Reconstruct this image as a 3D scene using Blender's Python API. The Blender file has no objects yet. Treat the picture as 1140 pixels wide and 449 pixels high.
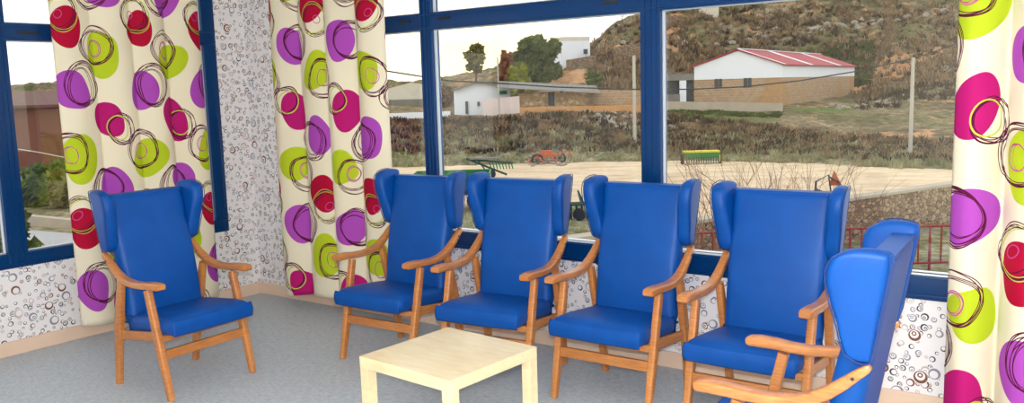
import bpy, bmesh, math, random
from mathutils import Vector, Matrix, noise as mnoise
random.seed(7)
C = bpy.context.scene.collection
PI = math.pi

# ------------------------------------------------------------------ camera
CAM = Vector((6.02273152, -4.5303428, 1.67839756))
FW = Vector((-0.58553137, 0.80003962, -0.13072728))
RT = Vector((0.80887621, 0.58726482, -0.02897075))
UP = Vector((-0.05359378, 0.12270547, 0.99099499))
FPX = 950.57
cd = bpy.data.cameras.new('camera')
cd.sensor_width = 36.0
cd.sensor_fit = 'HORIZONTAL'
cd.lens = FPX / 1140 * 36
cd.clip_end = 600
cam = bpy.data.objects.new('camera', cd)
C.objects.link(cam)
m3 = Matrix((RT, UP, -FW)).transposed()
cam.matrix_world = Matrix.Translation(CAM) @ m3.to_4x4()
bpy.context.scene.camera = cam

def P(px, py, d):
    """world point seen at a pixel of the photograph, at depth d along the view axis"""
    return CAM + d * (FW + RT * ((px - 570) / FPX) - UP * ((py - 224.5) / FPX))
def horizon(px):
    v = (px - 570) / FPX
    w = (FW.z + RT.z * v) / UP.z
    return 224.5 + w * FPX
def G(px, d):
    q = P(px, horizon(px), d)
    return q
def Pz(px, d, z):
    q = G(px, d)
    return Vector((q.x, q.y, z))

# ------------------------------------------------------------------ materials
def newmat(name):
    m = bpy.data.materials.new(name)
    m.use_nodes = True
    nt = m.node_tree
    for n in list(nt.nodes):
        nt.nodes.remove(n)
    return m, nt
class NT:
    def __init__(s, nt):
        s.nt = nt
    def n(s, t, **k):
        x = s.nt.nodes.new(t)
        for a, b in k.items():
            setattr(x, a, b)
        return x
    def put(s, x, i, v):
        if v is None:
            return
        if isinstance(v, bpy.types.NodeSocket):
            s.nt.links.new(v, x.inputs[i])
        else:
            x.inputs[i].default_value = v
    def m(s, op, a, b=None, c=None):
        x = s.n('ShaderNodeMath', operation=op)
        s.put(x, 0, a); s.put(x, 1, b); s.put(x, 2, c)
        return x.outputs[0]
    def v(s, op, a, b=None, c=None, out=0):
        x = s.n('ShaderNodeVectorMath', operation=op)
        s.put(x, 0, a); s.put(x, 1, b); s.put(x, 2, c)
        return x.outputs['Value'] if op in ('LENGTH', 'DOT_PRODUCT', 'DISTANCE') else x.outputs[0]
    def mix(s, f, a, b, mode='MIX'):
        x = s.n('ShaderNodeMix', data_type='RGBA', blend_type=mode)
        s.put(x, 0, f)
        for i, q in ((6, a), (7, b)):
            if not isinstance(q, bpy.types.NodeSocket) and len(q) == 3:
                q = (*q, 1)
            s.put(x, i, q)
        return x.outputs[2]
    def noise(s, vec, scale, detail=3, rough=.5):
        x = s.n('ShaderNodeTexNoise')
        if vec is not None: s.put(x, 'Vector', vec)
        s.put(x, 'Scale', scale); s.put(x, 'Detail', detail); s.put(x, 'Roughness', rough)
        return x.outputs
    def ramp(s, f, stops):
        x = s.n('ShaderNodeValToRGB')
        e = x.color_ramp.elements
        while len(e) < len(stops): e.new(.5)
        for i, (p, c) in enumerate(stops):
            e[i].position = p; e[i].color = (*c, 1)
        s.put(x, 0, f)
        return x.outputs[0]
    def obj(s):
        return s.n('ShaderNodeTexCoord').outputs['Object']
    def pos(s):
        return s.n('ShaderNodeNewGeometry').outputs['Position']
    def out(s, col, rough=.5, metal=0, bump=None, bs=.2, bd=.01, spec=None, coat=None, sub=None):
        b = s.n('ShaderNodeBsdfPrincipled')
        if not isinstance(col, bpy.types.NodeSocket) and len(col) == 3: col = (*col, 1)
        s.put(b, 'Base Color', col); s.put(b, 'Roughness', rough); s.put(b, 'Metallic', metal)
        if spec is not None: s.put(b, 'Specular IOR Level', spec)
        if coat: s.put(b, 'Coat Weight', coat); s.put(b, 'Coat Roughness', .15)
        if bump is not None:
            bp = s.n('ShaderNodeBump'); s.put(bp, 'Strength', bs); s.put(bp, 'Distance', bd); s.put(bp, 'Height', bump)
            s.put(b, 'Normal', bp.outputs[0])
        o = s.n('ShaderNodeOutputMaterial')
        s.nt.links.new(b.outputs[0], o.inputs[0])
        return b
def srgb(r, g, b):
    f = lambda c: (c / 255 / 12.92) if c / 255 <= .04045 else ((c / 255 + .055) / 1.055) ** 2.4
    return (f(r), f(g), f(b))
def simple(name, c, rough=.6, metal=0, var=.15, scale=6, bump=0, spec=None):
    m, nt = newmat(name); N = NT(nt)
    v = N.noise(N.obj(), scale, 4)
    col = N.mix(v[0], tuple(x * (1 - var) for x in c), tuple(min(1, x * (1 + var)) for x in c))
    N.out(col, rough, metal, v[0] if bump else None, bump or .1, .02, spec)
    return m

def m_vinyl():
    m, nt = newmat('blue_vinyl'); N = NT(nt)
    o = N.obj()
    a = N.noise(o, 9, 2); g = N.noise(o, 420, 2)
    col = N.mix(a[0], srgb(0, 64, 142), srgb(0, 80, 166))
    N.out(col, .46, 0, g[0], .12, .002, .26)
    return m
def m_wood(name, dark, light, sc=(3, 3, 30), rough=.33):
    m, nt = newmat(name); N = NT(nt)
    o = N.obj()
    s = N.v('MULTIPLY', o, sc)
    a = N.noise(s, 5, 5, .6); b = N.noise(o, 2.5, 2)
    f = N.m('ADD', N.m('MULTIPLY', a[0], .65), N.m('MULTIPLY', b[0], .35))
    col = N.ramp(f, [(.3, dark), (.65, light)])
    N.out(col, rough, 0, a[0], .06, .002, .5, coat=.25)
    return m
def m_floor():
    m, nt = newmat('floor_vinyl'); N = NT(nt)
    o = N.pos()
    s = N.v('MULTIPLY', o, (9, 60, 1))
    s2 = N.v('MULTIPLY', o, (60, 12, 1))
    a = N.noise(s, 2.2, 3); b = N.noise(s2, 1.6, 3); c = N.noise(o, 140, 2); d = N.noise(o, .9, 2)
    f = N.m('ADD', N.m('MULTIPLY', a[0], .4), N.m('ADD', N.m('MULTIPLY', b[0], .3), N.m('MULTIPLY', c[0], .3)))
    col = N.ramp(f, [(.38, srgb(152, 164, 176)), (.5, srgb(182, 192, 202)), (.63, srgb(206, 213, 221))])
    N.out(col, .42, 0, c[0], .05, .001, .4)
    return m
def m_wallpaper(axis):
    m, nt = newmat('ring_wallpaper_' + axis); N = NT(nt)
    sep = N.n('ShaderNodeSeparateXYZ'); nt.links.new(N.pos(), sep.inputs[0])
    cmb = N.n('ShaderNodeCombineXYZ')
    nt.links.new(sep.outputs[0 if axis == 'x' else 1], cmb.inputs[0]); nt.links.new(sep.outputs[2], cmb.inputs[1])
    p0 = cmb.outputs[0]
    col = (*srgb(236, 234, 238), 1)
    pal = [(0, srgb(20, 18, 24)), (.32, srgb(58, 58, 76)), (.55, srgb(140, 140, 160)), (.74, srgb(120, 76, 60)), (.88, srgb(196, 180, 180))]
    for k, (sc, off, rmin, rmax, thr) in enumerate([(21, 0, .17, .30, .12), (14.5, 3.7, .20, .30, .30), (9.5, 9.1, .24, .32, .38)]):
        p = N.v('ADD', N.v('MULTIPLY', p0, (sc, sc, 1)), (off, off * 1.7, 0))
        vo = N.n('ShaderNodeTexVoronoi', voronoi_dimensions='2D'); N.put(vo, 'Scale', 1.0); N.put(vo, 'Randomness', .72)
        nt.links.new(p, vo.inputs['Vector'])
        q = N.v('SUBTRACT', p, vo.outputs['Position'])
        sc3 = N.n('ShaderNodeSeparateColor'); nt.links.new(vo.outputs['Color'], sc3.inputs[0])
        r, g, b = sc3.outputs
        R = N.m('MULTIPLY_ADD', r, rmax - rmin, rmin)
        g2 = N.m('FRACT', N.m('MULTIPLY', N.m('ADD', g, r), 7.13))
        ang = N.m('MULTIPLY', g, 6.283)
        cc = N.n('ShaderNodeCombineXYZ'); nt.links.new(N.m('COSINE', ang), cc.inputs[0]); nt.links.new(N.m('SINE', ang), cc.inputs[1])
        dirv = cc.outputs[0]
        def scaled(f):
            y = N.n('ShaderNodeVectorMath', operation='SCALE'); nt.links.new(dirv, y.inputs[0]); nt.links.new(N.m('MULTIPLY', R, f), y.inputs['Scale']); return y.outputs[0]
        d0 = N.v('LENGTH', q)
        d1 = N.v('LENGTH', N.v('SUBTRACT', q, scaled(.17)))
        d2 = N.v('LENGTH', N.v('SUBTRACT', q, scaled(.30)))
        disk = N.m('LESS_THAN', d0, R); hole = N.m('LESS_THAN', d1, N.m('MULTIPLY', R, .70))
        dot = N.m('LESS_THAN', d2, N.m('MULTIPLY', R, .40)); dot2 = N.m('LESS_THAN', d2, N.m('MULTIPLY', R, .2))
        ink = N.m('ADD', N.m('SUBTRACT', disk, hole), N.m('MULTIPLY', N.m('SUBTRACT', dot, dot2), N.m('GREATER_THAN', g2, .45)))
        ink = N.m('MULTIPLY', N.m('MINIMUM', ink, 1), N.m('GREATER_THAN', b, thr))
        rc = N.ramp(b if k else g2, pal); 
        if k == 2:   # clear paper around the largest rings
            halo = N.m('LESS_THAN', d0, N.m('MULTIPLY', R, 1.12))
            halo = N.m('MULTIPLY', halo, N.m('GREATER_THAN', b, thr + .25))
            col = N.mix(halo, col, srgb(236, 234, 238))
            ink = N.m('MULTIPLY', ink, N.m('GREATER_THAN', b, thr + .25))
        elif k == 1:
            halo = N.m('MULTIPLY', N.m('LESS_THAN', d0, N.m('MULTIPLY', R, 1.15)), N.m('GREATER_THAN', b, thr))
            col = N.mix(halo, col, srgb(236, 234, 238))
        rcn = rc.node; rcn.color_ramp.interpolation = 'CONSTANT'
        col = N.mix(ink, col, rc)
    N.out(col, .55, spec=.3)
    return m

CREAM = srgb(248, 241, 220); LIME = srgb(198, 218, 44); PURPLE = srgb(186, 84, 200); MAG = srgb(196, 26, 124); RED = srgb(190, 8, 58)
MAROON = srgb(96, 16, 58); LRING = srgb(206, 214, 84); PRING = srgb(206, 84, 160)
def m_curtain():
    m, nt = newmat('curtain_print'); N = NT(nt)
    uv = N.n('ShaderNodeUVMap', uv_map='UVMap').outputs[0]
    w = N.noise(uv, 2.7, 0)
    warp = N.v('MULTIPLY', N.v('SUBTRACT', w[1], (.5, .5, .5)), (.15, .15, 0))
    p = N.v('ADD', uv, warp)
    w2 = N.noise(uv, 4.5, 0)
    p2 = N.v('ADD', uv, N.v('MULTIPLY', N.v('SUBTRACT', w2[1], (.5, .5, .5)), (.06, .06, 0)))
    W, PER = .62, 1.39
    rows = [  # colour, u, v(down), half size, main ring(cx,cy,r), accent colour, accent ring
        (RED, 0, 0, (.132, .14), (-.035, .105, .115), LRING, (-.01, .10, .115), 1),
        (LIME, .5, .205, (.138, .14), (-.07, .075, .125), PRING, (-.075, .06, .055), 2),
        (PURPLE, .02, .43, (.135, .145), (.08, .045, .135), MAROON, (.07, .03, .11), 1),
        (MAG, .47, .62, (.13, .145), (.09, -.085, .10), LRING, (.065, -.075, .085), 1),
        (LIME, .02, .91, (.138, .14), (-.07, .06, .13), PRING, (-.07, .055, .055), 2),
        (PURPLE, .5, 1.11, (.14, .14), (-.085, -.02, .135), MAROON, (-.07, -.01, .11), 1)]
    col = (*CREAM, 1)
    lines_m, accents = [], []
    def cell(src, u0, v0):
        s = N.v('SUBTRACT', src, (u0 * W, .788 - v0, 0))
        x = N.n('ShaderNodeVectorMath', operation='WRAP')
        nt.links.new(s, x.inputs[0]); x.inputs[1].default_value = (W / 2, PER / 2, 1); x.inputs[2].default_value = (-W / 2, -PER / 2, -1)
        return x.outputs[0]
    def ell(q, cx, cy, a, b):
        return N.v('LENGTH', N.v('MULTIPLY_ADD', q, (1 / a, 1 / b, 0), (-cx / a, -cy / b, 0)))
    rnd = random.Random(3)
    for (c, u0, v0, hs, mr, ac, ar, kind) in rows:
        q = cell(p, u0, v0)
        f = N.m('LESS_THAN', ell(q, 0, 0, *hs), 1)
        col = N.mix(f, col, c)
    for (c, u0, v0, hs, mr, ac, ar, kind) in rows:
        q = cell(p2, u0, v0)
        ml = None
        for i in range(5):
            a = mr[2] * (1 + rnd.uniform(-.13, .1)); b = mr[2] * (1 + rnd.uniform(-.12, .12))
            l = ell(q, mr[0] + rnd.uniform(-.012, .012), mr[1] + rnd.uniform(-.012, .012), a, b)
            g = N.m('COMPARE', l, 1.0, .0024 / mr[2])
            ml = g if ml is None else N.m('MAXIMUM', ml, g)
        if kind == 2:
            al = None
            for i in range(3):
                a = ar[2] * (1 + rnd.uniform(-.35, .2)); b = ar[2] * (1 + rnd.uniform(-.2, .2))
                g = N.m('COMPARE', ell(q, ar[0] + rnd.uniform(-.008, .008), ar[1], a, b), 1.0, .0022 / ar[2])
                al = g if al is None else N.m('MAXIMUM', al, g)
        else:
            al = None
            for i in range(2):
                a = ar[2] * (1 + rnd.uniform(-.15, .1)); b = ar[2] * (1 + rnd.uniform(-.1, .15))
                g = N.m('COMPARE', ell(q, ar[0], ar[1], a, b), 1.0, .0022 / ar[2])
                al = g if al is None else N.m('MAXIMUM', al, g)
        col = N.mix(ml, col, MAROON)
        col = N.mix(al, col, ac)
        if c == RED:
            g = N.m('COMPARE', ell(q, -.05, .1, .03, .03), 1.0, .1)
            col = N.mix(g, col, PRING)
    weave = N.noise(uv, 500, 1)
    b = N.out(col, .75, 0, weave[0], .08, .002, .2)
    tr = N.n('ShaderNodeBsdfTranslucent'); nt.links.new(col, tr.inputs[0])
    mx = N.n('ShaderNodeMixShader'); mx.inputs[0].default_value = .22
    o = [x for x in nt.nodes if x.type == 'OUTPUT_MATERIAL'][0]
    nt.links.new(b.outputs[0], mx.inputs[1]); nt.links.new(tr.outputs[0], mx.inputs[2]); nt.links.new(mx.outputs[0], o.inputs[0])
    return m
def m_glass():
    m, nt = newmat('window_glass'); N = NT(nt)
    t = N.n('ShaderNodeBsdfTransparent'); t.inputs[0].default_value = (.98, .985, .98, 1)
    g = N.n('ShaderNodeBsdfGlossy'); g.inputs['Roughness'].default_value = .0
    ge = N.n('ShaderNodeNewGeometry')
    c_ = N.m('ABSOLUTE', N.v('DOT_PRODUCT', ge.outputs['Normal'], ge.outputs['Incoming']))
    fr = N.m('MULTIPLY_ADD', N.m('POWER', N.m('SUBTRACT', 1, c_), 5), .96, .04)
    mx = N.n('ShaderNodeMixShader'); o = N.n('ShaderNodeOutputMaterial')
    nt.links.new(fr, mx.inputs[0]); nt.links.new(t.outputs[0], mx.inputs[1]); nt.links.new(g.outputs[0], mx.inputs[2]); nt.links.new(mx.outputs[0], o.inputs[0])
    return m
def m_emit(name, c, s):
    m, nt = newmat(name); N = NT(nt)
    e = N.n('ShaderNodeEmission'); e.inputs[0].default_value = (*c, 1); e.inputs[1].default_value = s
    o = N.n('ShaderNodeOutputMaterial'); nt.links.new(e.outputs[0], o.inputs[0])
    return m
def m_terrain():
    m, nt = newmat('hillside'); N = NT(nt)
    o = N.pos()
    a = N.noise(o, .16, 6, .62); b = N.noise(o, 1.1, 5, .7); c = N.noise(N.v('ADD', o, (40, 9, 0)), .09, 4, .6); d = N.noise(N.v('ADD', o, (7, 70, 0)), .5, 5, .7)
    f = N.m('ADD', N.m('MULTIPLY', a[0], .45), N.m('MULTIPLY', b[0], .55))
    col = N.ramp(f, [(.34, srgb(52, 46, 34)), (.44, srgb(92, 82, 58)), (.52, srgb(132, 118, 88)), (.6, srgb(164, 146, 116)), (.7, srgb(206, 190, 166))])
    col = N.mix(N.m('MULTIPLY', N.ramp(c[0], [(.45, (0, 0, 0)), (.6, (1, 1, 1))]), .5), col, N.mix(b[0], srgb(66, 82, 34), srgb(120, 128, 66)))
    col = N.mix(N.m('MULTIPLY', N.ramp(d[0], [(.56, (0, 0, 0)), (.64, (1, 1, 1))]), .75), col, N.mix(b[0], srgb(176, 120, 76), srgb(220, 176, 130)))
    fine = N.noise(o, 3.2, 4, .75)
    col = N.mix(N.m('MULTIPLY', N.ramp(fine[0], [(.45, (0, 0, 0)), (.6, (1, 1, 1))]), .55), col, srgb(74, 58, 42))
    at1 = N.n('ShaderNodeAttribute', attribute_name='ochre').outputs['Fac']
    at2 = N.n('ShaderNodeAttribute', attribute_name='green').outputs['Fac']
    mk = N.ramp(N.m('ADD', N.m('MULTIPLY', at1, .30), N.m('ADD', N.m('MULTIPLY', d[0], .6), N.m('MULTIPLY', fine[0], .25))), [(.62, (0, 0, 0)), (.68, (1, 1, 1))])
    col = N.mix(mk, col, N.mix(b[0], srgb(160, 108, 70), srgb(224, 178, 132)))
    gk = N.ramp(N.m('ADD', N.m('MULTIPLY', at2, .5), N.m('MULTIPLY', fine[0], .6)), [(.56, (0, 0, 0)), (.7, (1, 1, 1))])
    col = N.mix(gk, col, N.mix(b[0], srgb(64, 88, 30), srgb(112, 132, 58)))
    N.out(col, .95, 0, b[0], .8, .5, .1)
    return m
def m_sand():
    m, nt = newmat('sandy_lot'); N = NT(nt)
    o = N.pos()
    t = N.n('ShaderNodeVectorRotate', rotation_type='Z_AXIS'); nt.links.new(o, t.inputs['Vector']); t.inputs['Angle'].default_value = -.62
    s = N.v('MULTIPLY', t.outputs[0], (.3, .7, 1))
    a = N.noise(s, 1.5, 5, .6); b = N.noise(o, 3, 4, .7)
    f = N.m('ADD', N.m('MULTIPLY', a[0], .7), N.m('MULTIPLY', b[0], .3))
    col = N.ramp(f, [(.3, srgb(178, 154, 122)), (.46, srgb(208, 184, 150)), (.56, srgb(222, 198, 164)), (.72, srgb(236, 218, 190))])
    N.out(col, .95, 0, b[0], .3, .1, .1)
    return m
def m_scrub():
    m, nt = newmat('rough_grass'); N = NT(nt)
    o = N.pos()
    a = N.noise(o, .8, 5, .7); b = N.noise(o, 4, 4, .7)
    f = N.m('ADD', N.m('MULTIPLY', a[0], .5), N.m('MULTIPLY', b[0], .5))
    col = N.ramp(f, [(.36, srgb(70, 72, 44)), (.48, srgb(118, 116, 82)), (.58, srgb(158, 148, 118)), (.7, srgb(196, 188, 168))])
    N.out(col, .95, 0, b[0], .5, .1, .1)
    return m
def m_stone(name, c1, c2, mortar, sc=3.2, ed=.06):
    m, nt = newmat(name); N = NT(nt)
    o = N.obj()
    s = N.v('ADD', N.v('MULTIPLY', o, (sc, sc, sc * 1.5)), N.v('MULTIPLY', N.noise(o, 3, 2)[1], (.5, .5, .5)))
    vo = N.n('ShaderNodeTexVoronoi'); N.put(vo, 'Scale', 1.0); nt.links.new(s, vo.inputs['Vector'])
    ve = N.n('ShaderNodeTexVoronoi', feature='DISTANCE_TO_EDGE'); N.put(ve, 'Scale', 1.0); nt.links.new(s, ve.inputs['Vector'])
    sp = N.n('ShaderNodeSeparateColor'); nt.links.new(vo.outputs['Color'], sp.inputs[0])
    col = N.mix(sp.outputs[0], c1, c2)
    col = N.mix(N.m('MULTIPLY', N.noise(o, 12, 3)[0], .4), col, (.05, .04, .03))
    col = N.mix(N.m('LESS_THAN', ve.outputs[0], ed), col, mortar)
    N.out(col, .9, 0, ve.outputs[0], .6, .05, .1)
    return m
def m_brick(name, c1, c2, mortar, sc=1.0):
    m, nt = newmat(name); N = NT(nt)
    o = N.obj()
    se = N.n('ShaderNodeSeparateXYZ'); nt.links.new(o, se.inputs[0])
    cm = N.n('ShaderNodeCombineXYZ'); nt.links.new(N.m('ADD', se.outputs[0], se.outputs[1]), cm.inputs[0]); nt.links.new(se.outputs[2], cm.inputs[1])
    b = N.n('ShaderNodeTexBrick'); nt.links.new(cm.outputs[0], b.inputs['Vector'])
    for k, q in (('Color1', c1), ('Color2', c2), ('Mortar', mortar)): b.inputs[k].default_value = (*q, 1)
    b.inputs['Scale'].default_value = sc; b.inputs['Brick Width'].default_value = .4; b.inputs['Row Height'].default_value = .2; b.inputs['Mortar Size'].default_value = .018
    col = N.mix(N.m('MULTIPLY', N.noise(o, 1.5, 5, .7)[0], .55), b.outputs[0], c2)
    col = N.mix(N.ramp(N.noise(o, .22, 4, .6)[0], [(.5, (0, 0, 0)), (.53, (.8, .8, .8))]), col, N.mix(N.noise(o, 5, 3)[0], srgb(150, 112, 74), srgb(206, 164, 116)))
    N.out(col, .9, 0, None, spec=.1)
    return m
def m_leaf(name, c1, c2, sc=1.8):
    m, nt = newmat(name); N = NT(nt)
    o = N.pos()
    col = N.mix(N.ramp(N.noise(o, sc, 4, .7)[0], [(.35, (0, 0, 0)), (.65, (1, 1, 1))]), c1, c2)
    b = N.out(col, .8, spec=.1)
    tr = N.n('ShaderNodeBsdfTranslucent'); nt.links.new(col, tr.inputs[0])
    mx = N.n('ShaderNodeMixShader'); mx.inputs[0].default_value = .3
    out = [x for x in nt.nodes if x.type == 'OUTPUT_MATERIAL'][0]
    nt.links.new(b.outputs[0], mx.inputs[1]); nt.links.new(tr.outputs[0], mx.inputs[2]); nt.links.new(mx.outputs[0], out.inputs[0])
    return m

VINYL = m_vinyl()
PIPING = simple('blue_piping', srgb(6, 44, 110), .5, var=.05)
WOOD = m_wood('beech_frame', srgb(156, 90, 42), srgb(204, 138, 78))
TOPW = m_wood('birch_laminate', srgb(222, 200, 156), srgb(238, 224, 188), (6, 1.2, 6), .36)
FLOOR = m_floor(); WPX = m_wallpaper('x'); WPY = m_wallpaper('y')
CURT = m_curtain(); GLASS = m_glass()
BASEB = simple('beige_baseboard', srgb(226, 200, 180), .5, var=.04)
FRAME = simple('navy_window_frame', srgb(0, 54, 108), .3, var=.04, spec=.3)
DARKSLOT = simple('black_plastic', (.012, .012, .014), .5, var=.05)
BEAD_SHEEN = simple('bead_painted_sheen', srgb(178, 190, 204), .3, .2, var=.03)  # pale tone paints the highlight seen along the bead sides
SKY_SHEEN = simple('painted_sky_sheen', srgb(232, 236, 240), .3, .15, var=.03)  # near-white paints the sky reflection on the frame's top face
PLASTER = simple('cream_plaster', srgb(232, 224, 208), .8, var=.03)
CEILM = simple('white_ceiling', srgb(238, 236, 230), .85, var=.02)
SCREW = simple('dark_screw', (.06, .05, .045), .4, .6)
WHITE = simple('white_label', (.85, .85, .85), .6)
LAMP = m_emit('lamp_diffuser', (1, .96, .90), 13.0)
TERRAIN = m_terrain(); SAND = m_sand(); SCRUB = m_scrub()
STONE = m_stone('rubble_stone', srgb(132, 108, 84), srgb(196, 168, 136), srgb(84, 72, 60), 5.5, .05)
CONC = simple('pale_concrete', srgb(178, 166, 146), .9, var=.2, scale=1.2)
BRICK = m_brick('barn_brick', srgb(190, 158, 122), srgb(164, 134, 104), srgb(196, 180, 156))
RUIN = m_stone('ruin_stone', srgb(168, 132, 88), srgb(226, 196, 148), srgb(150, 128, 98), 2.6, .05)
OCHRE = simple('ochre_earth', srgb(204, 150, 96), .95, var=.2, scale=1.2)
WPAINT = simple('white_render', srgb(236, 240, 244), .8, var=.04, scale=1)
CREAMP = simple('cream_render', srgb(214, 206, 186), .85, var=.08, scale=1)
PINKP = simple('pink_white_render', srgb(226, 208, 200), .85, var=.1, scale=1)
REDROOF = simple('red_roof_sheet', srgb(160, 26, 36), .6, var=.15, scale=2)
GREYROOF = simple('grey_roof_sheet', srgb(124, 120, 112), .85, var=.25, scale=2)
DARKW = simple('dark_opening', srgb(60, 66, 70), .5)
REDF = simple('red_fence_paint', srgb(138, 42, 44), .5, var=.15)
GREENP = simple('green_machine_paint', srgb(30, 120, 50), .5, var=.2)
DGREENP = simple('dark_green_machine_paint', srgb(40, 72, 60), .6, var=.3)
YELLOWP = simple('yellow_machine_paint', srgb(216, 196, 30), .5)
ORANGEP = simple('rusty_orange', srgb(184, 92, 48), .8, var=.3)
RUBBER = simple('black_rubber', (.02, .02, .022), .8)
POLEC = simple('concrete_pole', srgb(186, 180, 168), .9, var=.08)
CABLE = simple('black_cable', (.02, .02, .022), .7)
BARK = simple('grey_brown_bark', srgb(104, 84, 66), .9, var=.25)
TWIG = simple('reddish_twig', srgb(132, 96, 76), .9, var=.2)
LEAFD = m_leaf('green_foliage', srgb(58, 74, 34), srgb(134, 144, 78))
LEAFY = m_leaf('yellow_foliage', srgb(120, 128, 30), srgb(176, 176, 60))
LEAFO = m_leaf('olive_foliage', srgb(96, 96, 46), srgb(160, 150, 84))
LEAFR = m_leaf('russet_foliage', srgb(128, 82, 60), srgb(176, 130, 88))
BRUSH = m_leaf('dry_brush', srgb(84, 64, 46), srgb(176, 148, 110), .7)
DARKB = m_leaf('dark_shrub', srgb(52, 42, 34), srgb(98, 84, 62), .4)
STRAW = m_leaf('pale_dry_grass', srgb(122, 124, 84), srgb(190, 184, 144), .6)
GREENG = m_leaf('green_field_grass', srgb(72, 88, 42), srgb(118, 128, 70), .5)
ROCKM = simple('loose_grey_stone', srgb(156, 146, 130), .95, var=.3, scale=3)
MUDRED = simple('brown_red_wall', srgb(126, 80, 62), .9, var=.15, scale=.6)
ROAD = simple('grey_road', srgb(168, 166, 164), .9, var=.12, scale=1.5)

# ------------------------------------------------------------------ mesh helpers
class MB:
    def __init__(s):
        s.bm = bmesh.new()
    def box(s, lo, hi, M=None, bev=0):
        t = bmesh.new()
        bmesh.ops.create_cube(t, size=1)
        lo = Vector(lo); hi = Vector(hi)
        for v in t.verts:
            v.co = Vector(((v.co.x + .5) * (hi.x - lo.x) + lo.x, (v.co.y + .5) * (hi.y - lo.y) + lo.y, (v.co.z + .5) * (hi.z - lo.z) + lo.z))
        if bev: bmesh.ops.bevel(t, geom=t.edges[:], offset=bev, segments=2, affect='EDGES', profile=.6)
        if M is not None: bmesh.ops.transform(t, matrix=M, verts=t.verts[:])
        s.add(t); return s
    def add(s, t):
        me = bpy.data.meshes.new('tmp'); t.to_mesh(me); t.free(); s.bm.from_mesh(me); bpy.data.meshes.remove(me)
    def poly(s, pts, ext):
        """prism: polygon pts extruded by vector ext"""
        ext = Vector(ext)
        a = [s.bm.verts.new(Vector(p)) for p in pts]; b = [s.bm.verts.new(Vector(p) + ext) for p in pts]
        n = len(pts)
        s.bm.faces.new(a); s.bm.faces.new(b[::-1])
        for i in range(n):
            s.bm.faces.new((a[i], b[i], b[(i + 1) % n], a[(i + 1) % n]))
        return s
    def tube(s, pts, r, seg=8, cap=True):
        pts = [Vector(p) for p in pts]
        rs = r if isinstance(r, (list, tuple)) else [r] * len(pts)
        rings = []
        for i, p in enumerate(pts):
            d = (pts[min(i + 1, len(pts) - 1)] - pts[max(i - 1, 0)]).normalized()
            a = d.orthogonal().normalized() if i == 0 else (prev - d * prev.dot(d)).normalized()
            prev = a; b = d.cross(a)
            rings.append([s.bm.verts.new(p + rs[i] * (a * math.cos(2 * PI * k / seg) + b * math.sin(2 * PI * k / seg))) for k in range(seg)])
        for i in range(len(rings) - 1):
            for k in range(seg):
                s.bm.faces.new((rings[i][k], rings[i][(k + 1) % seg], rings[i + 1][(k + 1) % seg], rings[i + 1][k]))
        if cap:
            s.bm.faces.new(rings[0][::-1]); s.bm.faces.new(rings[-1])
        return s
    def sweep(s, pts, ws, hs, side, rnd=.3):
        """bar of rounded-rectangular section: half width ws along side, half height hs"""
        pts = [Vector(p) for p in pts]; side = Vector(side).normalized()
        rings = []
        prof = []
        for (sx, sy) in ((1, 1), (-1, 1), (-1, -1), (1, -1)):
            for k in range(4):
                a = {(1, 1): 0, (-1, 1): PI / 2, (-1, -1): PI, (1, -1): 1.5 * PI}[(sx, sy)] + k * PI / 6
                prof.append((sx, sy, math.cos(a), math.sin(a)))
        for i, p in enumerate(pts):
            d = (pts[min(i + 1, len(pts) - 1)] - pts[max(i - 1, 0)]).normalized()
            sd = (side - d * side.dot(d)).normalized(); up = d.cross(sd)
            if up.z < -1e-6 or (abs(up.z) < .3 and up.y < 0): up = -up
            w = ws[i] if isinstance(ws, (list, tuple)) else ws; h = hs[i] if isinstance(hs, (list, tuple)) else hs
            r = rnd * min(w, h)
            rings.append([s.bm.verts.new(p + sd * (sx * (w - r) + r * cx) + up * (sy * (h - r) + r * cy)) for sx, sy, cx, cy in prof])
        n = 16
        for i in range(len(rings) - 1):
            for k in range(n):
                s.bm.faces.new((rings[i][k], rings[i][(k + 1) % n], rings[i + 1][(k + 1) % n], rings[i + 1][k]))
        s.bm.faces.new(rings[0][::-1]); s.bm.faces.new(rings[-1])
        return s
    def rbox(s, h, r, warp=None, seg=3, mid=(6, 6, 6)):
        """rounded box of half sizes h, corner radius r, each vertex passed through warp"""
        ax = []
        for i in range(3):
            a = []
            for k in range(seg): a.append(-h[i] + r * (1 - math.cos(k / seg * PI / 2)) * 1.0)
            for k in range(mid[i] + 1): a.append(-h[i] + r + (2 * h[i] - 2 * r) * k / mid[i])
            for k in range(seg - 1, -1, -1): a.append(h[i] - r * (1 - math.cos(k / seg * PI / 2)))
            ax.append(a)
        vd = {}
        def V(i, j, k):
            key = (i, j, k)
            if key not in vd:
                p = Vector((ax[0][i], ax[1][j], ax[2][k]))
                q = Vector([max(-(h[a] - r), min(h[a] - r, p[a])) for a in range(3)])
                d = p - q
                if d.length > 1e-9: p = q + d.normalized() * r if max(abs(p[a]) >= h[a] - 1e-9 for a in range(3)) else p
                if warp: p = Vector(warp(p))
                vd[key] = s.bm.verts.new(p)
            return vd[key]
        n = [len(a) for a in ax]
        for (a, b, c) in ((0, 1, 2), (1, 2, 0), (2, 0, 1)):
            for e in (0, n[c] - 1):
                for i in range(n[a] - 1):
                    for j in range(n[b] - 1):
                        ids = []
                        for (di, dj) in ((0, 0), (1, 0), (1, 1), (0, 1)):
                            k = [0, 0, 0]; k[a] = i + di; k[b] = j + dj; k[c] = e
                            ids.append(V(*k))
                        try: s.bm.faces.new(ids)
                        except ValueError: pass
        return s
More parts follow.
